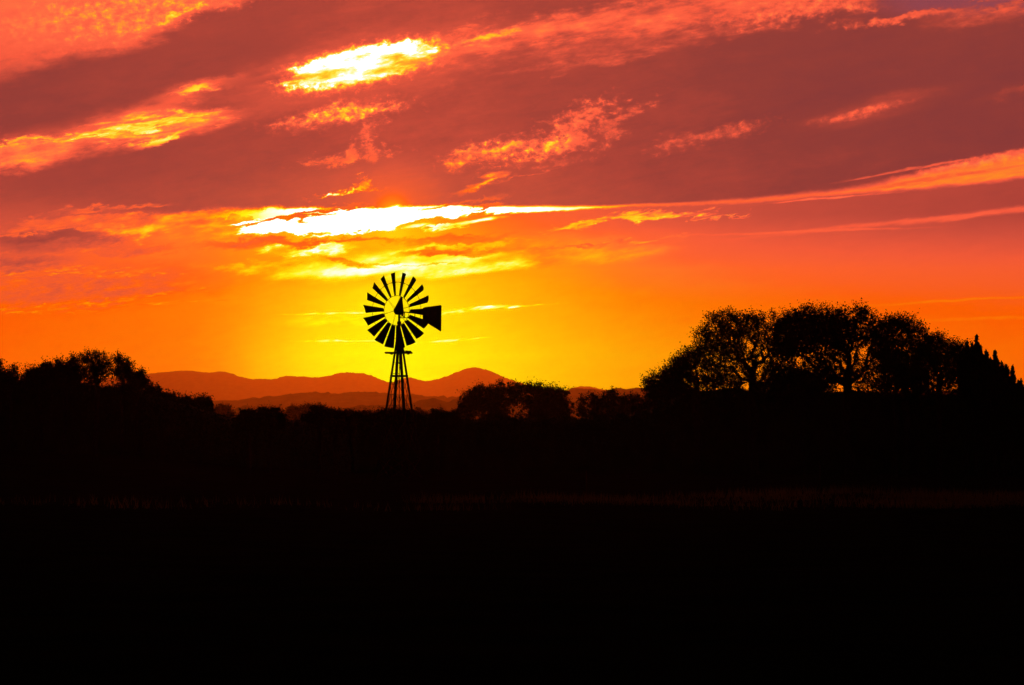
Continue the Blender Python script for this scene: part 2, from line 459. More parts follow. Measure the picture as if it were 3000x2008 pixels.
sun_d = bpy.data.lights.new('sun', 'SUN')
sun_d.energy = SUN_POWER; sun_d.angle = math.radians(4.0); sun_d.color = (1.0, .18, .01)
sun = bpy.data.objects.new('sun', sun_d)
sun.rotation_euler = (math.pi / 2 - SUN_EL, 0, math.pi - SUN_AZ)
COL.objects.link(sun)

# ------------------------------------------------------------------ materials
def material(name, c1, c2=None, scale=3.0, rough=.85, spec=.15, metal=0.0, bump=0.0, detail=5, transl=0.0):
    m = bpy.data.materials.new(name); m.use_nodes = True
    nt = m.node_tree; p = nt.nodes['Principled BSDF']
    p.inputs['Roughness'].default_value = rough
    p.inputs['Metallic'].default_value = metal
    p.inputs['Specular IOR Level'].default_value = spec
    tcn = nt.nodes.new('ShaderNodeTexCoord')
    nz = nt.nodes.new('ShaderNodeTexNoise'); nz.inputs['Scale'].default_value = scale
    nz.inputs['Detail'].default_value = detail
    nt.links.new(tcn.outputs['Object'], nz.inputs['Vector'])
    cr = nt.nodes.new('ShaderNodeValToRGB')
    cr.color_ramp.elements[0].position = .35; cr.color_ramp.elements[0].color = (*c1, 1)
    cr.color_ramp.elements[1].position = .65; cr.color_ramp.elements[1].color = (*(c2 or c1), 1)
    nt.links.new(nz.outputs['Fac'], cr.inputs[0])
    nt.links.new(cr.outputs[0], p.inputs['Base Color'])
    if bump:
        b = nt.nodes.new('ShaderNodeBump'); b.inputs['Strength'].default_value = bump
        nt.links.new(nz.outputs['Fac'], b.inputs['Height']); nt.links.new(b.outputs[0], p.inputs['Normal'])
    if transl:
        t = nt.nodes.new('ShaderNodeBsdfTranslucent'); nt.links.new(cr.outputs[0], t.inputs['Color'])
        mx = nt.nodes.new('ShaderNodeMixShader'); mx.inputs[0].default_value = transl
        nt.links.new(p.outputs[0], mx.inputs[1]); nt.links.new(t.outputs[0], mx.inputs[2])
        nt.links.new(mx.outputs[0], nt.nodes['Material Output'].inputs['Surface'])
    return m


MAT = dict(
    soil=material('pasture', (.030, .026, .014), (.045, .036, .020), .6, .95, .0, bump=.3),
    forest=material('wooded_hill', (.030, .034, .018), (.055, .058, .030), .02, .95, .0),
    leaf=material('oak_leaf', (.040, .050, .020), (.065, .075, .030), 1.5, .7, .1),
    needle=material('juniper_needle', (.035, .048, .025), (.055, .068, .035), 2.0, .8, .1),
    bark=material('bark', (.050, .042, .034), (.090, .076, .060), 6.0, .95, .05, bump=.4),
    steel=material('weathered_steel', (.06, .055, .05), (.10, .075, .055), 5.0, .85, .08, .15),
    plank=material('grey_plank', (.14, .12, .10), (.20, .17, .14), 8.0, .9, .1),
    rust=material('rusty_steel', (.11, .05, .03), (.16, .08, .05), 9.0, .85, .1, .2),
    straw=material('dry_grass', (.20, .12, .05), (.34, .21, .09), .25, .9, .0, transl=.5),
)


# ------------------------------------------------------------------ mesh helpers
def mesh_obj(name, V, faces, mat, parent=None, k=None, smooth=False):
    """faces: array (n,k) of one polygon size, or a list of such arrays"""
    V = np.asarray(V, dtype=np.float32)
    fl = faces if isinstance(faces, list) else [faces]
    fl = [np.asarray(f, dtype=np.int32) for f in fl if len(f)]
    me = bpy.data.meshes.new(name)
    me.vertices.add(len(V)); me.vertices.foreach_set('co', V.ravel())
    loops = np.concatenate([f.ravel() for f in fl])
    tot = np.concatenate([np.full(len(f), f.shape[1], np.int32) for f in fl])
    start = np.concatenate([[0], np.cumsum(tot)[:-1]]).astype(np.int32)
    me.loops.add(len(loops)); me.loops.foreach_set('vertex_index', loops)
    me.polygons.add(len(tot)); me.polygons.foreach_set('loop_start', start); me.polygons.foreach_set('loop_total', tot)
    if smooth: me.polygons.foreach_set('use_smooth', np.ones(len(tot), bool))
    me.update(calc_edges=True); me.validate()
    me.materials.append(mat)
    o = bpy.data.objects.new(name, me); COL.objects.link(o)
    if parent is not None: o.parent = parent
    return o


def empty(name, loc):
    o = bpy.data.objects.new(name, None); o.location = loc; o.empty_display_size = .5
    COL.objects.link(o); return o


def tag(o, label=None, cat=None, group=None, kind=None):
    if label: o['label'] = label
    if cat: o['category'] = cat
    if group: o['group'] = group
    if kind: o['kind'] = kind
    return o


def at(px, py, d):
    """place on the scene's own plan: bearing and height angle read off the photograph, at distance d"""
    u, v = (px - 1500) / F, (1004 - py) / F
    f = math.cos(PITCH) - v * math.sin(PITCH)
    return np.array([d * u / f, d, EYE + d * (math.sin(PITCH) + v * math.cos(PITCH)) / f])


class Build:
    """collects bars, boxes and sheets into one mesh"""
    def __init__(self): self.V, self.Q, self.T, self.n = [], [], [], 0

    def add(self, v, q=(), t=()):
        self.V.extend([tuple(p) for p in v])
        self.Q.extend([[i + self.n for i in f] for f in q]); self.T.extend([[i + self.n for i in f] for f in t])
        self.n += len(v)

    def bar(self, a, b, r0, r1=None, n=6):
        a, b = Vector(a), Vector(b); r1 = r0 if r1 is None else r1
        z = (b - a).normalized(); x = z.orthogonal().normalized(); y = z.cross(x)
        v = []
        for c, r in ((a, r0), (b, r1)):
            for i in range(n):
                t = 2 * math.pi * i / n
                v.append(c + (x * math.cos(t) + y * math.sin(t)) * r)
        v += [a, b]
        q = [[i, (i + 1) % n, n + (i + 1) % n, n + i] for i in range(n)]
        t = [[(i + 1) % n, i, 2 * n] for i in range(n)] + [[n + i, n + (i + 1) % n, 2 * n + 1] for i in range(n)]
        self.add(v, q, t)

    def angle_iron(self, a, b, w, t, d1, d2):
        """L section: two thin flanges along directions d1 and d2"""
        for p, s in ((d1, d2), (d2, d1)):
            self.slab(a, b, Vector(p) * w, Vector(s) * t)

    def slab(self, a, b, p, s):
        a, b = Vector(a), Vector(b)
        v = [a, a + p, a + p + s, a + s, b, b + p, b + p + s, b + s]
        self.add(v, [[3, 2, 1, 0], [4, 5, 6, 7], [0, 1, 5, 4], [1, 2, 6, 5], [2, 3, 7, 6], [3, 0, 4, 7]])

    def box(self, c, h, R=None):
        c = Vector(c); R = R or Matrix.Identity(3)
        v = [c + R @ Vector((sx * h[0], sy * h[1], sz * h[2])) for sz in (-1, 1) for sx, sy in ((-1, -1), (1, -1), (1, 1), (-1, 1))]
        self.add(v, [[3, 2, 1, 0], [4, 5, 6, 7], [0, 1, 5, 4], [1, 2, 6, 5], [2, 3, 7, 6], [3, 0, 4, 7]])

    def ring(self, c, e1, e2, R, r, n=48, m=5):
        c, e1, e2 = Vector(c), Vector(e1), Vector(e2); ax = e1.cross(e2)
        v = []
        for i in range(n):
            t = 2 * math.pi * i / n; d = e1 * math.cos(t) + e2 * math.sin(t)
            for j in range(m):
                s = 2 * math.pi * j / m
                v.append(c + d * (R + r * math.cos(s)) + ax * r * math.sin(s))
        q = [[i * m + j, ((i + 1) % n) * m + j, ((i + 1) % n) * m + (j + 1) % m, i * m + (j + 1) % m] for i in range(n) for j in range(m)]
        self.add(v, q)

    def make(self, name, mat, parent=None, smooth=False):
        f = []
        if self.Q: f.append(np.array(self.Q))
        if self.T: f.append(np.array(self.T))
        return mesh_obj(name, np.array(self.V), f, mat, parent, smooth=smooth)


# ------------------------------------------------------------------ land
def fbm(x, seed, octs=5, base=1.0, gain=.55):
    """smooth 1-D noise, range about -1..1"""
    out = np.zeros_like(x); a = 1.0; f = base
    for k in range(octs):
        rg = np.random.RandomState(seed + 31 * k); tab = rg.uniform(-1, 1, 4096)
        t = x * f + 1000.0; i = np.floor(t).astype(int); u = t - i; u = u * u * (3 - 2 * u)
        out += a * (tab[i % 4096] * (1 - u) + tab[(i + 1) % 4096] * u)
        a *= gain; f *= 2.03
    return out


def ground_z(x, y):
    x = np.asarray(x, float); y = np.asarray(y, float)
    near = np.exp(-((y - 60) / 400) ** 2)
    z = .12 * np.sin(x * .11 + y * .05) * near + .10 * np.sin(y * .045 + 1.3 + x * .03) * near
    z = z * np.clip((y - 8) / 30, 0, 1)
    z = z + 1.6 * np.exp(-(((x + 42) / 22) ** 2 + ((y - 210) / 50) ** 2))
    return z


gx = np.concatenate([-np.geomspace(14500, 60, 26), np.linspace(-56, 56, 90), np.geomspace(60, 14500, 26)])
gy = np.concatenate([np.linspace(-260, 0, 12), np.linspace(3, 420, 150), np.geomspace(430, 29750, 34)])
GX, GY = np.meshgrid(gx, gy)
gv = np.stack([GX.ravel(), GY.ravel(), ground_z(GX, GY).ravel()], 1)
nx, ny = len(gx), len(gy)
idx = np.arange(nx * ny).reshape(ny, nx)
gq = np.stack([idx[:-1, :-1].ravel(), idx[:-1, 1:].ravel(), idx[1:, 1:].ravel(), idx[1:, :-1].ravel()], 1)
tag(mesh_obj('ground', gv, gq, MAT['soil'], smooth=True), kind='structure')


def ridge(name, pts, d, depth, rough, seed, n=1500, p0=-700, p1=3700):
    px = np.linspace(p0, p1, n)
    py = np.interp(px, [p[0] for p in pts], [p[1] for p in pts])
    k = np.hanning(int(n * 26 / (p1 - p0)) | 1); k /= k.sum()
    h = len(k) // 2
    py = np.convolve(np.pad(py, h, mode='edge'), k, 'valid')
    top = EYE + d * (1290 - py) / F
    x = (px - 1500) / F * d
    rows = np.linspace(-1, 1, 19); V = []
    for j, r in enumerate(rows):
        s = (math.cos(math.pi * r) * .5 + .5) ** .8
        bumps = rough * (fbm(x / (rough * 14), seed + j * 7, 3) * .6 + fbm(x / (rough * 3.2), seed + 99 + j * 7, 3) * .45)
        z = top * s + bumps * s ** .5 * (1 if abs(r) < .98 else 0)
        V.append(np.stack([x, np.full(n, d + r * depth), np.where(abs(r) > .98, -2.0, z)], 1))
    ii = np.arange(n * len(rows)).reshape(len(rows), n)
    q = np.stack([ii[:-1, :-1].ravel(), ii[:-1, 1:].ravel(), ii[1:, 1:].ravel(), ii[1:, :-1].ravel()], 1)
    return tag(mesh_obj(name, np.concatenate(V), q, MAT['forest'], smooth=False), kind='structure')


ridge('hills', [(-700, 1120), (-300, 1085), (0, 1105), (250, 1112), (420, 1099), (470, 1091), (530, 1086), (560, 1085), (600, 1091), (655, 1091), (685, 1097),
      (705, 1104), (740, 1111), (800, 1111), (830, 1104), (860, 1101), (890, 1104), (930, 1107), (960, 1102), (990, 1095), (1015, 1092), (1060, 1093),
      (1090, 1101), (1110, 1110), (1130, 1119), (1145, 1122), (1165, 1115), (1195, 1106), (1220, 1112), (1245, 1119), (1262, 1114), (1285, 1110),
      (1310, 1103), (1335, 1093), (1360, 1081), (1390, 1076), (1420, 1083), (1450, 1093), (1480, 1106), (1510, 1117), (1545, 1129), (1600, 1142),
      (1650, 1150), (2000, 1160), (2500, 1150), (3000, 1146), (3300, 1120), (3700, 1130)], 27000, 1700, 5.5, 5)
ridge('hills', [(1600, 1180), (1665, 1143), (1690, 1134), (1712, 1131), (1740, 1134), (1775, 1142), (1850, 1180)], 29200, 350, 6.0, 41, 300, 1600, 1850)
ridge('ridge', [(-700, 1190), (300, 1190), (640, 1174), (720, 1168), (780, 1160), (850, 1156), (950, 1152), (1050, 1150), (1110, 1149), (1190, 1156),
      (1240, 1160), (1310, 1162), (1400, 1160), (1500, 1152), (1600, 1144), (1660, 1141), (1750, 1143), (1800, 1138), (1850, 1138), (1900, 1140),
      (2300, 1150), (3000, 1146), (3700, 1150)], 11500, 800, 8.0, 17)
ridge('ridge', [(-700, 1215), (600, 1205), (900, 1196), (1080, 1190), (1190, 1188), (1240, 1180), (1290, 1184), (1330, 1178), (1380, 1182), (1500, 1190),
      (1700, 1180), (2200, 1190), (3700, 1200)], 6900, 480, 8.0, 23)

# ------------------------------------------------------------------ haze
hb = Build(); hb.box((0, 14700, 328.5), (15000, 15200, 331.5))
hz = hb.make('haze', MAT['soil'])
hm = bpy.data.materials.new('evening_haze'); hm.use_nodes = True
hn = hm.node_tree; hn.nodes.clear()
pv = hn.nodes.new('ShaderNodeVolumePrincipled')
pv.inputs['Color'].default_value = HAZE_COLOR; pv.inputs['Density'].default_value = HAZE_DENSITY
pv.inputs['Anisotropy'].default_value = HAZE_ANISO
hn.links.new(pv.outputs[0], hn.nodes.new('ShaderNodeOutputMaterial').inputs['Volume'])
hz.data.materials[0] = hm
tag(hz, kind='stuff')

# ------------------------------------------------------------------ windmill
def build_windmill():
    D = 136.0
    mpp = D / F                                                   # metres per photo pixel at the mill
    base = at(1169, 1400, D); base[2] = float(ground_z(base[0], D)) - .02
    root = tag(empty('windmill', base),
               'multi-bladed farm windmill with a tail vane on a lattice steel tower, dark against the sun', 'windmill')
    hub_z = at(1164, 910.5, D)[2] - base[2]
    apex = at(1169, 946, D)[2] - base[2]
    zy = lambda py: at(1169, py, D)[2] - base[2]
    spread = .161 * (apex / mpp) * mpp                            # radius of the leg square at the ground
    A0 = math.radians(23)
    ang = [A0 + k * math.pi / 2 for k in range(4)]
    def leg_pt(k, z):
        r = spread * (1 - z / apex) + .035
        return Vector((r * math.cos(ang[k]), r * math.sin(ang[k]), z))
    for k in range(4):
        b = Build()
        d1 = Vector((-math.sin(ang[k]) - math.cos(ang[k]), math.cos(ang[k]) - math.sin(ang[k]), 0)).normalized()
        d2 = Vector((math.sin(ang[k]) - math.cos(ang[k]), -math.cos(ang[k]) - math.sin(ang[k]), 0)).normalized()
        b.angle_iron(leg_pt(k, 0), leg_pt(k, apex), .088, .014, d1, d2)
        b.box(leg_pt(k, .02), (.09, .09, .03))
        b.make('tower_leg', MAT['steel'], root)
    levels = [zy(1105), zy(1107) - 1.75, zy(1107) - 3.2]
    for i, z in enumerate(levels):
        if z < .3: continue
        b = Build()
        for k in range(4):
            p, q = leg_pt(k, z), leg_pt((k + 1) % 4, z)
            b.slab(p, q, Vector((0, 0, .075)), (p - q).cross(Vector((0, 0, 1))).normalized() * .008)
        b.make('girt', MAT['steel'], root)
    zs = [levels[0]] + [z for z in levels[1:] if z > .3] + [.1]
    for k in range(4):
        b = Build()
        for z1, z0 in zip(zs[:-1], zs[1:]):
            b.bar(leg_pt(k, z1), leg_pt((k + 1) % 4, z0), .016, n=4)
            b.bar(leg_pt((k + 1) % 4, z1), leg_pt(k, z0), .016, n=4)
        b.make('cross_brace', MAT['rust'], root)
    # ladder rungs up one face
    b = Build()
    for i in range(9):
        z = zy(1064) - i * .42
        if z > .25:
            p, q = leg_pt(2, z), leg_pt(3, z)
            b.bar(p, p.lerp(q, .0) + (q - p).normalized() * min(.38, (q - p).length * .9), .010, n=5)
    za, zb = zy(1064), zy(1064) - 8 * .42
    za_, zb_ = leg_pt(2, za), leg_pt(2, max(.25, zb)); dr = lambda z: (leg_pt(3, z) - leg_pt(2, z))
    for u in (.015, .37):
        b.bar(leg_pt(2, za + .1) + dr(za + .1).normalized() * min(u, dr(za).length * .88), leg_pt(2, .25) + dr(.25).normalized() * u, .012, n=5)
    b.make('ladder', MAT['steel'], root)
    b = Build(); b.bar((0.01, 0, 0.1), (0.01, 0, hub_z - .2), .014, n=6)
    for z in (zy(1064), zy(1120), zy(1165)):
        b.bar((0.01, 0, z - .04), (0.01, 0, z + .04), .03, n=6)
    b.make('pump_rod', MAT['steel'], root)
    # plank platform under the wheel
    zp = zy(1034)
    b = Build()
    for yy in (-.34, -.20, .20, .34):
        b.box((-.02 + .02 * math.sin(yy * 9), yy, zp + .004 * math.cos(yy * 11)), (.52 + .02 * math.cos(yy * 20), .060, .030))
    b.box((.30, 0, zp + .052), (.05, .44, .026)); b.box((.42, .04, zp + .0485), (.055, .40, .024)); b.box((-.30, 0, zp - .045), (.04, .42, .02))
    b.box((.16, .0, zp + .058), (.06, .30, .033)); b.box((.36, 0, zp - .045), (.04, .42, .02))
    b.make('platform', MAT['plank'], root)
    # mast pipe and gearbox
    b = Build(); b.bar((0, 0, apex - .25), (0, 0, hub_z - .12), .045, n=10)
    b.bar((0, 0, apex - .05), (0, 0, apex + .05), .085, n=10)
    b.bar((-.035, 0, apex + .02), (-.07, -.03, apex - .07), .02, n=6)
    b.make('mast_pipe', MAT['steel'], root)
    YAW = math.radians(29)
    fwd = Vector((-math.sin(YAW), -math.cos(YAW), 0)); back = -fwd
    e1 = Vector((math.cos(YAW), -math.sin(YAW), 0)); e2 = Vector((0, 0, 1))
    hub = Vector((0, 0, hub_z)) + fwd * .20
    b = Build()
    b.box(Vector((0, 0, hub_z - .06)) + back * .02, (.10, .17, .10), Matrix.Rotation(-YAW, 3, 'Z'))
    b.bar(hub + fwd * .06, hub + back * .3, .05, n=10)
    b.bar(Vector((0, 0, hub_z - .09)) + back * .05, Vector((0, 0, hub_z - .18)) + back * .30, .035, n=8)
    gb = b.make('gearbox', MAT['steel'], root)
    # sheet metal hood over the gears: round below, drawn up to a narrow crest leaning back
    prof = [(-.17, .0), (-.165, .07), (-.13, .14), (-.07, .185), (0, .205), (.05, .20), (.15, .168), (.28, .122), (.40, .082), (.50, .055), (.55, .042), (.556, .0)]
    V, Q, n = [], [], 18
    for z, r in prof:
        s = max(0.0, z) / .556
        c = Vector((0, 0, hub_z + z)) + back * (.24 * s - .06)
        for i in range(n):
            t = 2 * math.pi * i / n
            V.append(c + e1 * r * math.cos(t) + back * r * .9 * math.sin(t))
    for j in range(len(prof) - 1):
        for i in range(n):
            Q.append([j * n + i, j * n + (i + 1) % n, (j + 1) * n + (i + 1) % n, (j + 1) * n + i])
    mesh_obj('hood', np.array([tuple(v) for v in V]), np.array(Q), MAT['steel'], gb, smooth=True)
    # wheel
    R, RI, RM = 1.5, .585, 1.125
    b = Build()
    b.ring(hub, e1, e2, RI, .010, 60); b.ring(hub, e1, e2, RM, .0085, 72)
    b.bar(hub + fwd * .09, hub + back * .06, .075, n=12)
    rad = lambda ph: e1 * math.sin(ph) + e2 * math.cos(ph)
    tan = lambda ph: e1 * math.cos(ph) - e2 * math.sin(ph)
    PH0, BETA = math.radians(-6.6), math.radians(35)
    for i in range(18):                                           # clips that hold the blades on the rims
        ph = PH0 + math.radians(20) * i
        for off in (-.085, .085):
            c = hub + rad(ph + off) * RM
            b.box(c, (.016, .016, .022))
    wheel = b.make('wheel', MAT['steel'], root)
    for i in range(18):
        ph = PH0 + math.radians(20) * i
        r_, t_ = rad(ph), tan(ph)
        ch = t_ * math.cos(BETA) + fwd * math.sin(BETA)
        nrm = r_.cross(ch).normalized()
        jr = random.Random(i)
        tw = jr.uniform(-.03, .03)
        V, Q = [], []
        NU, NV = 5, 7
        for side in (0, 1):
            for v in range(NV):
                f = v / (NV - 1)
                rr = .60 + (R - .60) * f
                w = .160 + (.392 - .160) * f
                for u in range(NU):
                    g = u / (NU - 1) - .5
                    camber = (.25 - g * g) * w * .34
                    p = hub + r_ * (rr + (.012 * (1 - 4 * g * g) if f == 1 else 0)) + (ch + nrm * (tw * f)) * (w * g) + nrm * (camber + (.004 if side else 0))
                    V.append(p)
        S = NU * NV
        for v in range(NV - 1):
            for u in range(NU - 1):
                a = v * NU + u
                Q.append([a, a + 1, a + NU + 1, a + NU]); Q.append([S + a + NU, S + a + NU + 1, S + a + 1, S + a])
        edge = [u for u in range(NU)] + [v * NU + NU - 1 for v in range(1, NV)] + [(NV - 1) * NU + u for u in range(NU - 2, -1, -1)] + [v * NU for v in range(NV - 2, 0, -1)]
        for a, c in zip(edge, edge[1:] + edge[:1]):
            Q.append([c, a, S + a, S + c])
        mesh_obj('blade', np.array([tuple(p) for p in V]), np.array(Q), MAT['steel'], wheel)
    for i in range(6):
        ph = math.radians(17 + 60 * i)
        b = Build()
        for off, ax in ((-.02, .10), (.02, -.05)):
            b.bar(hub + rad(ph) * .06 + fwd * ax, hub + rad(ph + off) * (RI + .03), .006, n=4)
            b.bar(hub + rad(ph + off) * (RI + .03), hub + rad(ph + off * 1.6) * RM, .006, n=4)
        b.bar(hub + rad(ph - .03) * RM, hub + rad(ph + .03) * RM, .017, n=5)
        b.make('spoke', MAT['rust'], wheel)
    # tail: boom with braces, sheet vane
    P = lambda s, z: Vector((0, 0, hub_z + z)) + back * s
    b = Build()
    b.bar(P(.15, -.035), P(2.5, -.10), .022, n=6)
    b.bar(P(.05, -.285), P(.75, -.265), .016, n=6); b.bar(P(.75, -.265), P(1.95, -.30), .012, n=6)
    b.bar(P(.42, -.05), P(.42, -.275), .018, n=6); b.bar(P(1.22, -.07), P(1.22, -.28), .014, n=6)
    b.bar(P(.05, -.285), P(.42, -.05), .010, n=5); b.bar(P(.20, -.18), P(.40, -.26), .02, n=6)
    boom = b.make('tail_boom', MAT['steel'], root)
    pts = [(1.86, .17), (2.02, .205), (3.30, .335), (3.34, .30), (3.32, -.70), (3.27, -.735), (2.45, -.505), (1.93, -.36), (1.84, -.30)]
    V = [P(s, z) + e1 * .004 for s, z in pts] + [P(s, z) - e1 * .004 for s, z in pts]
    m = len(pts)
    mq = [[i, (i + 1) % m, m + (i + 1) % m, m + i] for i in range(m)]
    vane = mesh_obj('vane', np.array([tuple(v) for v in V]), [np.array([list(range(m - 1, -1, -1)), list(range(m, 2 * m))]), np.array(mq)], MAT['steel'], boom)
    b = Build()
    b.bar(P(2.05, -.10) - e1 * .014, P(3.24, -.69) - e1 * .014, .012, n=5)
    b.bar(P(2.05, -.07) - e1 * .014, P(3.24, .28) - e1 * .014, .012, n=5)
    b.make('vane_rib', MAT['steel'], vane)
    return root


build_windmill()

# steel fence posts at the far edge of the pasture
for i, (px, d, h, lb) in enumerate(((2403, 104, .95, 'thin steel fence post standing alone in dry grass before the tall grove on the right'),
                                    (1718, 106, .85, 'thin steel fence post standing alone in dry grass before the twin low oaks'))):
    x, y, z = at(px, 1450, d); z0 = float(ground_z(x, y))
    r = tag(empty('fence_post', (x, y, z0)), lb, 'fence post', 'steel posts along the pasture edge')
    b = Build(); b.box((0, 0, h / 2 - .1), (.022, .004, h / 2 + .1)); b.box((0, .014, h / 2 - .1), (.004, .0135, h / 2 + .1))
    for k in range(8): b.box((0, -.0085, .15 + k * .09), (.008, .0045, .012))
    b.make('shaft', MAT['rust'], r)
    b = Build(); b.box((0, .0, -.12), (.05, .0055, .07)); b.make('anchor_plate', MAT['rust'], r)

# radio mast on the shoulder of the far hill
mx, my, mz = at(1345, 1090, 27000)
r = tag(empty('radio_mast', (mx, my, mz)), 'thin lattice radio mast on the shoulder of the highest far hill', 'radio mast')
b = Build(); H = 30.0
for k in range(3):
    a = 2 * math.pi * k / 3
    b.bar((1.0 * math.cos(a), 1.0 * math.sin(a), -8), (.7 * math.cos(a), .7 * math.sin(a), H), .26, .2, 5)
for j in range(12):
    for k in range(3):
        a, c = 2 * math.pi * k / 3, 2 * math.pi * (k + 1) / 3
        b.bar((.8 * math.cos(a), .8 * math.sin(a), j * 2), (.75 * math.cos(c), .75 * math.sin(c), j * 2 + 2), .07, n=4)
b.make('lattice', MAT['steel'], r)
b = Build(); b.bar((0, 0, H - 1), (0, 0, H + 5), .2, .1, 6); b.make('antenna', MAT['steel'], r)

# ------------------------------------------------------------------ trees
def leaf_quads(C, size, rng, aspect=.55):
    """one small pointed leaf (a rhombus) round each centre, turned at random"""
    n = len(C)
    u = rng.normal(size=(n, 3)); u /= np.linalg.norm(u, axis=1)[:, None]
    w = rng.normal(size=(n, 3)); w -= (w * u).sum(1)[:, None] * u; w /= np.linalg.norm(w, axis=1)[:, None]
    s = (size * rng.uniform(.6, 1.35, n))[:, None] * .5
    V = np.stack([C - u * s, C + w * s * aspect, C + u * s, C - w * s * aspect], 1).reshape(-1, 3)
    return V, np.arange(4 * n).reshape(n, 4)


def tubes(A, B, RA, RB, sides):
    """tapered prisms from A to B"""
    n = len(A)
    d = B - A; L = np.linalg.norm(d, axis=1)[:, None] + 1e-9; d = d / L
    h = np.where(np.abs(d[:, 2:3]) > .9, np.array([[1., 0, 0]]), np.array([[0, 0, 1.]]))
    x = np.cross(d, h); x /= np.linalg.norm(x, axis=1)[:, None]; y = np.cross(d, x)
    V = np.zeros((n, 2 * sides, 3))
    for i in range(sides):
        t = 2 * math.pi * i / sides
        o = x * math.cos(t) + y * math.sin(t)
        V[:, i] = A + o * RA[:, None]; V[:, sides + i] = B + d * RB[:, None] * .4 + o * RB[:, None]
    base = (np.arange(n) * 2 * sides)[:, None]
    Q = np.concatenate([base + np.array([[i, (i + 1) % sides, sides + (i + 1) % sides, sides + i]]) for i in range(sides)], 0)
    return V.reshape(-1, 3), Q


def grow(trunk, targets, rng, wig=.12):
    """branch skeleton: each target joins the nearest limb, measured with the way back to the trunk"""
    nodes = [np.array(p) for p in trunk]; par = [-1] + list(range(len(trunk) - 1)); path = [0.0]
    for i in range(1, len(trunk)): path.append(path[-1] + np.linalg.norm(nodes[i] - nodes[i - 1]))
    fork = nodes[-1]
    order = np.argsort(np.linalg.norm(targets - fork, axis=1))
    P = np.zeros((len(trunk) + 6 * len(targets), 3)); PL = np.zeros(len(P)); n = len(nodes)
    P[:n] = nodes; PL[:n] = path
    par = par + [0] * (len(P) - n)
    first = max(1, len(trunk) - 2)
    for k in order:
        t = targets[k]
        d = np.linalg.norm(P[first:n] - t, axis=1)
        j = int(np.argmin(d + .28 * PL[first:n])) + first
        L = np.linalg.norm(t - P[j]); steps = int(min(5, max(1, round(L / .55))))
        a = P[j].copy(); prev = j
        for s in range(1, steps + 1):
            f = s / steps
            q = a + (t - a) * f
            q[2] += (-.10 + .0) * L * math.sin(math.pi * f) * .5
            if s < steps: q += rng.normal(0, wig * L * .35, 3)
            P[n] = q; par[n] = prev; PL[n] = PL[prev] + np.linalg.norm(q - P[prev]); prev = n; n += 1
    P = P[:n]; par = np.array(par[:n])
    w = np.zeros(n)
    has = np.zeros(n, bool); has[par[par >= 0]] = True
    w[~has] = 1
    for i in range(n - 1, 0, -1): w[par[i]] += w[i]
    return P, par, w, PL, ~has


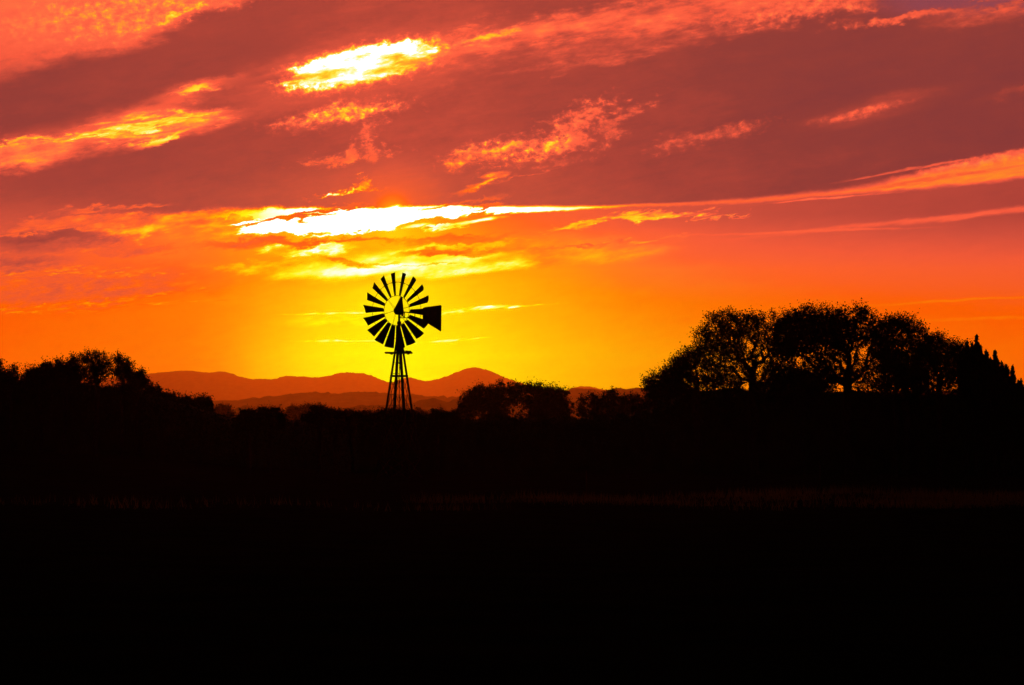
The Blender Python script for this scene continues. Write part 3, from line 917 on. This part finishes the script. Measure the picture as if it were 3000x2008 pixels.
def woody(name, label, cat, group, d, trunk_px, base_px, blobs, n_targets, leaf, per_twig, twigs, seed, thick=.5,
          twig_r=.011, trunk_lean=(0, 0), leafmat='leaf', twig_len=(.25, .6), gnarl=.12, min_r=.006, upright=0.0, shell=2.0, inner=0):
    """tree or bush.  blobs: (px, py, rx, ry, weight) read off the photograph; trunk_px: fork; base_px: foot"""
    rng = np.random.RandomState(seed)
    s = d / F
    foot = at(base_px, 1290, d); z0 = float(ground_z(foot[0], d)); foot[2] = z0
    root = tag(empty(name, foot), label, cat, group)
    loc = lambda px, py: at(px, py, d) - foot
    wts = np.array([b[2] * b[3] * b[4] for b in blobs]); wts = wts / wts.sum()
    T = []
    cnt = rng.multinomial(n_targets, wts)
    for b, c in zip(blobs, cnt):
        ctr = loc(b[0], b[1]); rx, rz = b[2] * s, b[3] * s; ry = max(rz, min(rx, 2.2 * rz)) * thick * 1.6
        u = rng.normal(size=(c, 3)); u /= np.linalg.norm(u, axis=1)[:, None]
        r = rng.uniform(0, 1, c) ** (1.0 / shell)
        T.append(ctr + u * r[:, None] * np.array([rx, ry, rz]))
    T = np.concatenate(T); T[:, 2] = np.maximum(T[:, 2], .25)
    fork = loc(*trunk_px); fork[2] = max(fork[2], .3)
    fork[1] = 0
    k = max(3, int(fork[2] / .7))
    tr = [np.array([fork[0] * (i / k) ** 1.3, 0, fork[2] * i / k]) + (rng.normal(0, .05, 3) * (0 < i < k)) for i in range(k + 1)]
    tr[0][2] = -.15
    P, par, w, PL, tips = grow(tr, T, rng, gnarl)
    rad = np.maximum(min_r, twig_r * w ** .5)
    i = np.arange(1, len(P)); A, B = P[par[i]], P[i]
    RA = np.minimum(rad[par[i]], rad[i] * 1.6); RB = rad[i]
    thickb = RB > .03
    V1, Q1 = tubes(A[thickb], B[thickb], RA[thickb], RB[thickb], 6)
    V2, Q2 = tubes(A[~thickb], B[~thickb], RA[~thickb], RB[~thickb], 3)
    # twigs with leaves
    src = np.where(tips | (rng.uniform(size=len(P)) < .35) & (w < 12))[0]
    src = np.repeat(src, twigs)
    out = P[src] - P[par[src]]; out /= np.linalg.norm(out, axis=1)[:, None] + 1e-9
    dirs = rng.normal(size=(len(src), 3)) + out * .9; dirs[:, 2] += .25 + upright
    dirs /= np.linalg.norm(dirs, axis=1)[:, None]
    L = rng.uniform(*twig_len, len(src)) * np.where(rng.uniform(size=len(src)) < .04, 1.45, 1.0)
    tip = P[src] + dirs * L[:, None]
    V3, Q3 = tubes(P[src], tip, np.full(len(src), min_r), np.full(len(src), min_r * .55), 3)
    f = np.concatenate([[0], [len(V1)], [len(V2)]])
    V = np.concatenate([V1, V2, V3]); Q = np.concatenate([Q1, Q2 + len(V1), Q3 + len(V1) + len(V2)])
    mesh_obj('trunk', V, Q, MAT['bark'], root)
    m = len(src)
    fr = rng.uniform(.15, 1.08, (m, per_twig))
    C = P[src][:, None, :] + (dirs * L[:, None])[:, None, :] * fr[:, :, None] + rng.normal(0, leaf * .75, (m, per_twig, 3))
    C = C.reshape(-1, 3)
    LV, LQ = leaf_quads(C, leaf, rng)
    if inner:                                                     # leafy clumps deep inside a dense crown
        near = np.where(w < 40)[0]
        c2 = P[rng.choice(near, inner)] + rng.normal(0, leaf * .9, (inner, 3))
        v2, q2 = leaf_quads(c2, leaf * 2.1, rng, .7)
        LQ = np.concatenate([LQ, q2 + len(LV)]); LV = np.concatenate([LV, v2])
    keep = LV[:, 2].reshape(-1, 4).min(1) > .02
    LV = LV.reshape(-1, 4, 3)[keep].reshape(-1, 3); LQ = np.arange(len(LV)).reshape(-1, 4)
    mesh_obj('crown', LV, LQ, MAT[leafmat], root)
    return root


def juniper(label, d, px, top_py, half_px, seed, spires=3, n_leaf=9000, group='junipers at the right end of the grove', drop=.15):
    """dense cone of upright flame-shaped sprays"""
    rng = np.random.RandomState(seed); s = d / F
    foot = at(px, 1290, d); foot[2] = float(ground_z(foot[0], d))
    root = tag(empty('juniper_tree', foot), label, 'juniper', group)
    H = at(px, top_py, d)[2] - foot[2]; W = half_px * s * 1.15
    A, B = [], []
    C = []
    tops = [(0.0, 0.0, H)]
    for k in range(spires * 5):
        a = rng.uniform(0, 2 * math.pi); r = W * rng.uniform(.25, 1.0)
        h = H * (1 - drop * (r / W) ** 1.2) * rng.uniform(.965, 1.0) - .05
        tops.append((r * math.cos(a), r * math.sin(a), max(.8, h)))
    for (x, y, h) in tops:
        foot2 = np.array([x * .15, y * .15, max(.2, h * .25)])
        tip = np.array([x, y, h]); A.append(foot2); B.append(tip)
        n = int(n_leaf * (h / H) / len(tops) * 2.0)
        f = rng.uniform(.12, 1, n) ** .8
        rr = .02 + .85 * W * (1 - f) ** .60 * (.68 + .32 * np.sin(f * 45 + x * 9))
        th = rng.uniform(0, 2 * math.pi, n); q = np.sqrt(rng.uniform(0, 1, n))
        c = foot2 + (tip - foot2) * f[:, None]
        c[:, 0] += rr * q * np.cos(th); c[:, 1] += rr * q * np.sin(th); c[:, 2] += rng.normal(0, .05, n)
        C.append(c)
    A.append(np.array([0, 0, -.1])); B.append(np.array([0, 0, H * .9]))
    V, Q = tubes(np.array(A), np.array(B), np.array([.05] * (len(A) - 1) + [.16]), np.array([.008] * (len(A) - 1) + [.02]), 5)
    mesh_obj('trunk', V, Q, MAT['bark'], root)
    C = np.concatenate(C)
    n = len(C)
    u = rng.normal(size=(n, 3)) * .5; u[:, 2] += 1; u /= np.linalg.norm(u, axis=1)[:, None]
    w = rng.normal(size=(n, 3)); w -= (w * u).sum(1)[:, None] * u; w /= np.linalg.norm(w, axis=1)[:, None]
    sz = (rng.uniform(.12, .30, n))[:, None] * .5
    V = np.stack([C - u * sz, C + w * sz * .42, C + u * sz * 1.2, C - w * sz * .42], 1).reshape(-1, 3)
    mesh_obj('crown', V, np.arange(4 * n).reshape(n, 4), MAT['needle'], root)
    return root


GR = 'trees of the tall grove on the right'
woody('oak_tree', 'tall airy oak of the right grove, forked trunk, sky gaps in its crown', 'oak tree', GR, 180, (2204, 1092), 2214,
      [(2085, 985, 45, 34, 1.0), (2125, 950, 58, 34, 1.1), (2190, 952, 66, 34, 1.15), (2262, 962, 50, 38, 1.0), (2150, 995, 80, 26, 1.3), (2240, 1000, 55, 22, 1.1),
       (2080, 1012, 45, 20, .9), (2050, 1035, 34, 18, 1.0), (2120, 1030, 60, 20, .8), (2290, 1020, 40, 26, 1.0), (2288, 985, 34, 30, 1.2), (2300, 945, 30, 24, 1.0), (2285, 1050, 40, 50, .7), (2170, 1080, 110, 60, .5), (2110, 1085, 55, 18, .8), (2285, 1090, 60, 26, .9), (2150, 1042, 90, 36, .65), (2250, 1045, 60, 40, .7), (2140, 1118, 80, 22, 1.0), (2250, 1120, 70, 26, .9)],
      1400, .10, 10, 4, 11, shell=2.6, inner=300)
woody('oak_tree', 'low spreading oak forming the left-hand skirt of the right grove', 'oak tree', GR, 176, (2040, 1120), 2046,
      [(2045, 1068, 52, 20, 1.0), (1995, 1085, 50, 18, 1.1), (1952, 1106, 42, 18, 1.1), (1912, 1124, 30, 11, 1.0), (2030, 1046, 34, 16, 1.0), (1998, 1066, 36, 15, 1.0), (2010, 1112, 85, 22, 1.2), (1965, 1145, 80, 26, 1.2),
       (2090, 1120, 55, 18, .7), (1945, 1178, 46, 36, 1.3)],
      860, .10, 9, 5, 12, shell=2.6, inner=300)
woody('oak_tree', 'largest oak of the right grove, dense black top and clear sky holes beside its trunk', 'oak tree', GR, 183, (2486, 1085), 2484,
      [(2325, 965, 46, 36, 1.4), (2375, 938, 50, 34, 1.7), (2440, 945, 60, 38, 1.9), (2522, 932, 52, 28, 1.4), (2470, 985, 85, 38, 2.0), (2385, 995, 85, 40, 1.8),
       (2548, 968, 32, 28, 1.0), (2330, 1025, 55, 30, 1.2), (2450, 1035, 70, 24, 1.0), (2565, 1010, 40, 30, 1.0), (2585, 975, 30, 30, 1.1), (2580, 1040, 40, 50, .8), (2390, 1080, 85, 36, .7), (2570, 1075, 40, 40, .7), (2450, 1080, 110, 50, .8), (2520, 1110, 70, 36, .8), (2400, 1120, 80, 30, .8)],
      1500, .105, 9, 5, 13, shell=2.6, inner=2600)
woody('oak_tree', 'round-topped loose oak just right of the largest oak in the right grove', 'oak tree', GR, 178, (2655, 1115), 2650,
      [(2622, 958, 34, 24, 1.1), (2656, 958, 34, 28, 1.2), (2685, 985, 34, 28, 1.0), (2610, 1000, 50, 30, 1.0), (2665, 1015, 55, 22, 1.1), (2600, 1045, 40, 26, .8), (2700, 1050, 45, 30, .9), (2712, 1005, 26, 20, .9), (2610, 950, 26, 18, .9), (2650, 1100, 70, 40, .9), (2650, 1060, 75, 50, .7)],
      950, .10, 9, 4, 14, shell=2.6, inner=200)
woody('oak_tree', 'shorter ragged oak between the round-topped oak and the pointed junipers', 'oak tree', GR, 182, (2750, 1130), 2752,
      [(2742, 1000, 34, 20, .9), (2775, 1020, 40, 20, 1.2), (2730, 1030, 50, 22, 1.2), (2808, 1040, 34, 28, 1.2), (2770, 1062, 65, 26, 1.0), (2720, 1100, 60, 36, 1.1), (2800, 1110, 50, 50, 1.1), (2760, 1090, 80, 50, .8)],
      760, .10, 8, 5, 15, shell=2.6, inner=200)
woody('oak_tree', 'small bushy oak low in the grove under the largest oak, left of its trunk', 'oak tree', GR, 172, (2350, 1160), 2352,
      [(2310, 1115, 60, 28, 1.0), (2380, 1120, 55, 28, 1.0), (2345, 1150, 95, 30, 1.3), (2260, 1150, 50, 24, .9)], 460, .10, 11, 5, 16, shell=2.4, inner=900)
woody('oak_tree', 'dark bushy oak low in the grove, right of the big oak trunk', 'oak tree', GR, 171, (2625, 1140), 2622,
      [(2625, 1085, 45, 30, 1.3), (2660, 1110, 60, 34, 1.5), (2600, 1130, 60, 30, 1.3), (2690, 1145, 60, 30, 1.3)], 420, .10, 9, 4, 18, shell=1.5, inner=300)

juniper('juniper with a blunt double tip, farthest left of the pointed junipers', 180, 2834, 1003, 36, 21, 3)
juniper('tallest pointed juniper of the right grove', 178, 2862, 987, 34, 22, 3, 11000)
juniper('juniper crowded behind the tallest one, rounded shoulder to its right', 182, 2890, 1030, 30, 23, 3)
juniper('sharp-tipped juniper second from the right end of the grove', 177, 2916, 1032, 36, 24, 3, 10000)
juniper('short blunt juniper in the notch before the last juniper', 180, 2944, 1085, 30, 25, 2)
juniper('small narrow juniper at the far right end of the grove', 176, 2967, 1080, 30, 26, 2)
juniper('low dark juniper at the foot of the last narrow one by the picture edge', 179, 2985, 1120, 28, 27, 2, 6000)

GM = 'oaks in the middle distance between mill and grove'
woody('oak_tree', 'broad dark oak, left half of the twin low crowns between mill and grove', 'oak tree', GM, 330, (1440, 1200), 1440,
      [(1385, 1165, 36, 26, 1.1), (1425, 1148, 45, 18, 1.2), (1475, 1143, 45, 20, 1.3), (1505, 1155, 26, 28, 1.2), (1440, 1180, 90, 30, 1.6), (1365, 1198, 34, 24, 1.2), (1450, 1220, 90, 30, 1.0)],
      560, .17, 8, 4, 31, twig_len=(.35, .8), min_r=.010, inner=1600, shell=1.5)
woody('oak_tree', 'broad dark oak, right half of the twin low crowns between mill and grove', 'oak tree', GM, 327, (1590, 1205), 1588,
      [(1542, 1142, 28, 16, 1.0), (1580, 1147, 40, 18, 1.2), (1625, 1155, 36, 20, 1.2), (1590, 1178, 75, 28, 1.6), (1650, 1190, 32, 32, 1.2), (1600, 1215, 85, 30, 1.1)],
      540, .17, 8, 4, 32, twig_len=(.35, .8), min_r=.010, inner=1500, shell=1.5)
woody('oak_tree', 'small two-bumped oak with a low sky gap at its left, beside the twin crowns', 'oak tree', GM, 322, (1765, 1205), 1765,
      [(1712, 1176, 16, 14, .9), (1738, 1170, 24, 18, 1.1), (1788, 1163, 26, 18, 1.2), (1770, 1190, 50, 22, 1.4), (1705, 1205, 14, 22, .8), (1780, 1220, 60, 24, 1.2)],
      330, .17, 7, 4, 33, twig_len=(.3, .7), min_r=.010, inner=700, shell=1.5)
woody('oak_tree', 'small low oak half hidden at the left edge of the right grove', 'oak tree', GM, 318, (1845, 1210), 1845,
      [(1825, 1180, 28, 18, 1.1), (1855, 1180, 30, 20, 1.2), (1845, 1210, 60, 26, 1.4), (1895, 1195, 30, 24, 1.1)],
      300, .17, 7, 4, 34, twig_len=(.3, .7), min_r=.010, inner=700, shell=1.5)

GL = 'trees on the rise at the left'
woody('oak_tree', 'tree cut by the left picture edge on the left rise', 'tree', GL, 196, (-20, 1150), -22,
      [(-15, 1085, 26, 30, 1.2), (-40, 1070, 34, 30, 1.2), (-20, 1120, 50, 34, 1.4), (10, 1105, 16, 16, 1)], 320, .11, 9, 4, 41, twig_len=(.22, .52), min_r=.007, inner=700, upright=.3)
woody('oak_tree', 'spindly small tree leaning right in the notch near the left picture edge', 'tree', GL, 192, (35, 1125), 28,
      [(44, 1085, 9, 13, 1.0), (38, 1102, 18, 10, 1.2), (25, 1118, 26, 14, 1.6)], 130, .10, 8, 4, 42, twig_len=(.2, .45), min_r=.007, upright=.3)
woody('oak_tree', 'low rounded tree left of the tallest crown on the left rise', 'tree', GL, 198, (118, 1130), 118,
      [(80, 1105, 18, 14, .9), (102, 1096, 20, 14, 1.0), (134, 1083, 18, 15, 1.2), (120, 1115, 50, 24, 1.8)], 320, .11, 9, 4, 43, twig_len=(.22, .52), min_r=.007, inner=600, upright=.2)
woody('oak_tree', 'bushy tree touching the left side of the tallest crown on the rise', 'tree', GL, 195, (190, 1125), 188,
      [(178, 1075, 18, 18, 1.1), (212, 1072, 16, 22, 1.1), (165, 1098, 26, 16, 1.1), (195, 1105, 45, 26, 1.6)], 360, .11, 9, 4, 44, twig_len=(.22, .52), min_r=.007, inner=600, upright=.3)
woody('oak_tree', 'tallest oak on the left rise, sky showing through its wide rounded crown', 'oak tree', GL, 192, (284, 1120), 280,
      [(250, 1058, 24, 22, 1.1), (282, 1048, 30, 15, 1.1), (310, 1065, 20, 20, 1.0), (270, 1078, 40, 16, .9), (305, 1095, 28, 18, .8), (242, 1092, 22, 18, .8), (284, 1082, 44, 30, 1.0), (275, 1105, 40, 20, .9)],
      640, .09, 5, 3, 45, twig_len=(.22, .45), min_r=.0075, shell=1.6)
woody('oak_tree', 'upright wispy tree just right of the tallest crown on the left rise', 'tree', GL, 196, (360, 1115), 356,
      [(348, 1062, 12, 16, 1.0), (366, 1072, 18, 16, 1.1), (376, 1092, 14, 18, 1.0), (355, 1098, 24, 22, 1.3)], 250, .10, 8, 4, 46, twig_len=(.22, .52), min_r=.007, upright=.6)
woody('oak_tree', 'small dense tree at the right end of the left rise, above the far hills', 'tree', GL, 197, (402, 1135), 402,
      [(405, 1105, 16, 12, 1.3), (398, 1122, 26, 16, 1.6), (380, 1138, 26, 14, 1.0), (415, 1118, 10, 14, 1.2)], 240, .11, 9, 4, 47, twig_len=(.2, .45), min_r=.007, inner=400)
for i, (px, py, hw, lb) in enumerate((
        (446, 1138, 26, 'spiky bush first below the last tree of the left rise'), (496, 1160, 24, 'low bush halfway down the left slope'),
        (548, 1172, 24, 'flat-topped bush on the lower left slope'), (590, 1172, 24, 'twin-topped bush near the foot of the left slope'))):
    woody('shrub', lb, 'shrub', 'bushes stepping down the left slope', 200 + 4 * i, (px, py + 45), px,
          [(px - 8, py + 8, hw * .6, 12, 1), (px + 10, py + 12, hw * .7, 14, 1), (px, py + 36, hw * 1.3, 26, 2)], 220, .115, 8, 4, 50 + i, twig_len=(.2, .45), min_r=.007, inner=700, upright=.4)
juniper('pointed juniper ending the left slope before the far hills open', 204, 610, 1168, 17, 56, 1, 3500, 'bushes stepping down the left slope')

GC = 'low trees along the line behind the mill'
low = [(728, 1206, 26, 'small low bush left of the wide bush, left of the mill'), (790, 1200, 40, 'wide round-topped bush left of the mill'),
       (936, 1194, 34, 'highest bush of the low line left of the mill, with a peaked top'), (985, 1209, 26, 'low bush right of the peaked bush, left of the mill'),
       (1032, 1208, 28, 'small rounded bush left of the mill tower'), (1085, 1210, 32, 'broad low bush nearest the left of the mill tower'),
       (1130, 1207, 26, 'small bush touching the left leg of the mill'), (1185, 1210, 34, 'bush behind the legs of the mill'),
       (1240, 1218, 30, 'lowest bush right of the mill'), (1280, 1207, 14, 'narrow peaked bush right of the mill'), (1318, 1214, 26, 'low bush at the foot of the twin crowns')]
for i, (px, py, hw, lb) in enumerate(low):
    woody('shrub', lb, 'shrub', GC, 152 + 3 * (i % 3), (px, py + 40), px,
          [(px - hw * .35, py + 9, hw * .55, 9, 1), (px + hw * .4, py + 11, hw * .5, 9, 1), (px, py + 32, hw * 1.15, 24, 2)], 230, .09, 8, 5, 60 + i,
          twig_len=(.12, .32), min_r=.005, inner=900)
far = [(655, 1191, 26, 'hazy round tree beyond the foot of the left slope'), (868, 1194, 34, 'hazy tree behind the dip between two bushes left of the mill'),
       (912, 1190, 30, 'hazy rounded tree just left of the peaked bush'), (1165, 1201, 30, 'hazy tree far behind the mill legs'), (1225, 1204, 30, 'hazy low tree far behind, right of the mill legs'),
       (1345, 1205, 26, 'hazy tree just left of the twin crowns')]
for i, (px, py, hw, lb) in enumerate(far):
    woody('broadleaf_tree', lb, 'tree', 'hazy trees farther off', 1250 + 50 * (i % 2), (px, py + 30), px,
          [(px - hw * .3, py + 10, hw * .6, 9, 1), (px + hw * .35, py + 12, hw * .6, 9, 1), (px, py + 28, hw * 1.1, 18, 1.6)], 240, .6, 7, 4, 90 + i,
          twig_len=(.8, 2.2), min_r=.03, twig_r=.03, inner=500)


# ------------------------------------------------------------------ thicket under and between the trees
def undergrowth(x0, x1, label, dist, seed, m):
    rng = np.random.RandomState(seed)
    top = [(-300, 1110), (0, 1112), (60, 1112), (230, 1114), (300, 1126), (380, 1132), (440, 1150), (520, 1175), (600, 1195), (650, 1215), (720, 1228), (950, 1226), (1100, 1230),
           (1250, 1232), (1330, 1225), (1500, 1220), (1690, 1222), (1800, 1215), (1890, 1195), (1960, 1165), (2060, 1140), (2150, 1130), (2200, 1140), (2260, 1145), (2400, 1145),
           (2520, 1140), (2600, 1146), (2800, 1150), (2960, 1150), (3010, 1165), (3300, 1180), (3500, 1215), (3700, 1330)]
    C, S = [], []
    X, Y, Z = [], [], []
    px = np.linspace(x0, x1, int((x1 - x0) / 10))
    tp = np.interp(px, *zip(*top)); dd = np.interp(px, *zip(*dist))
    # solid heart of the thicket, a lumpy bank
    V = []
    for j in range(6):
        a = math.pi * j / 5
        row = []
        for k in range(len(px)):
            p = at(px[k], tp[k] + 6, dd[k])
            wob = 1.2 + .16 * math.sin(px[k] * .11 + j) + .12 * math.sin(px[k] * .31 + 2 * j)
            g = float(ground_z(p[0], p[1]))
            z = g - .1 + (p[2] - g) * (math.sin(a) ** .8) * wob if j not in (0, 5) else g - .2
            row.append((p[0], p[1] - math.cos(a) * 1.8, min(z, p[2])))
        V += row
    n = len(px); ii = np.arange(6 * n).reshape(6, n)
    Q = np.stack([ii[:-1, :-1].ravel(), ii[:-1, 1:].ravel(), ii[1:, 1:].ravel(), ii[1:, :-1].ravel()], 1)
    heart_V, heart_Q = np.array(V), Q
    u = rng.uniform(x0, x1, m)
    t = np.interp(u, *zip(*top)) + 7 * np.sin(u * .09) + 5 * np.sin(u * .23 + 1) + 4 * np.sin(u * .61)
    dq = np.interp(u, *zip(*dist))
    h = rng.uniform(0, 1, m) ** .6
    pts = np.stack([(u - 1500) / F * dq, dq + rng.normal(0, 1.6, m), np.zeros(m)], 1)
    zt = EYE + (1290 - t) / F * dq
    g = ground_z(pts[:, 0], pts[:, 1])
    pts[:, 2] = g + (zt - g) * h
    side = np.sqrt(np.maximum(0, 1 - h ** 3)) * 2.0
    pts[:, 1] += side * rng.choice([-1, 1], m) * rng.uniform(.75, 1.05, m)
    size = .00075 * dq
    LV, LQ = leaf_quads(pts, size, rng, .65)
    V = np.concatenate([heart_V, LV]); Q = np.concatenate([heart_Q, LQ + len(heart_V)])
    tag(mesh_obj('undergrowth', V, Q, MAT['leaf']), label, 'undergrowth', None, 'stuff')


undergrowth(-300, 1990, 'dark thicket along the tree line at the left and behind the mill', [(-300, 200), (420, 200), (1050, 160), (1300, 156), (1990, 162)], 7, 52000)
undergrowth(1885, 3700, 'dark thicket under the tall grove on the right', [(1885, 190), (3700, 188)], 8, 40000)


# ------------------------------------------------------------------ dry grass along the far edge of the pasture
def dry_grass():
    rng = np.random.RandomState(3); m = 110000
    y = rng.uniform(90, 112, m); x = rng.uniform(-24, 24, m) * y / 100
    clump = .5 + .5 * np.sin(x * .9 + 2 * np.sin(y * .4)) * np.sin(y * .8 + x * .35)
    ya = 91 + 3.5 * np.sin(x * .31 + 1) + 2.5 * np.sin(x * .83); yb = 108 + 3.0 * np.sin(x * .23) + 2.0 * np.sin(x * .67 + 2)
    edge = np.minimum((y - ya) / 6, (yb - y) / 4).clip(0, 1)
    broad = np.interp(x + 3 * np.sin(y * .5), [-24, -15, -12, -7, -5, -2, 0, 3, 6, 10, 15, 20, 24], [.25, .14, .0, .14, .0, .0, .55, .9, .35, .75, 1, .3, .2])
    keep = rng.uniform(0, 1, m) < (.05 + .95 * clump ** 1.5) * edge * broad
    x, y = x[keep], y[keep]; n = len(x)
    z = ground_z(x, y)
    h = rng.uniform(.10, .30, n) * (.6 + .6 * clump[keep]); a = rng.uniform(0, 2 * math.pi, n); w = rng.uniform(.006, .014, n)
    lean = rng.normal(0, .3, (n, 2)) * h[:, None]
    b0 = np.stack([x - w * np.cos(a), y - w * np.sin(a), z - .02], 1); b1 = np.stack([x + w * np.cos(a), y + w * np.sin(a), z - .02], 1)
    t = np.stack([x + lean[:, 0], y + lean[:, 1], z + h], 1)
    V = np.stack([b0, b1, t], 1).reshape(-1, 3)
    tag(mesh_obj('grass', V, np.arange(3 * n).reshape(n, 3), MAT['straw']), 'strip of dry grass along the far side of the dark pasture', 'grass', None, 'stuff')


dry_grass()
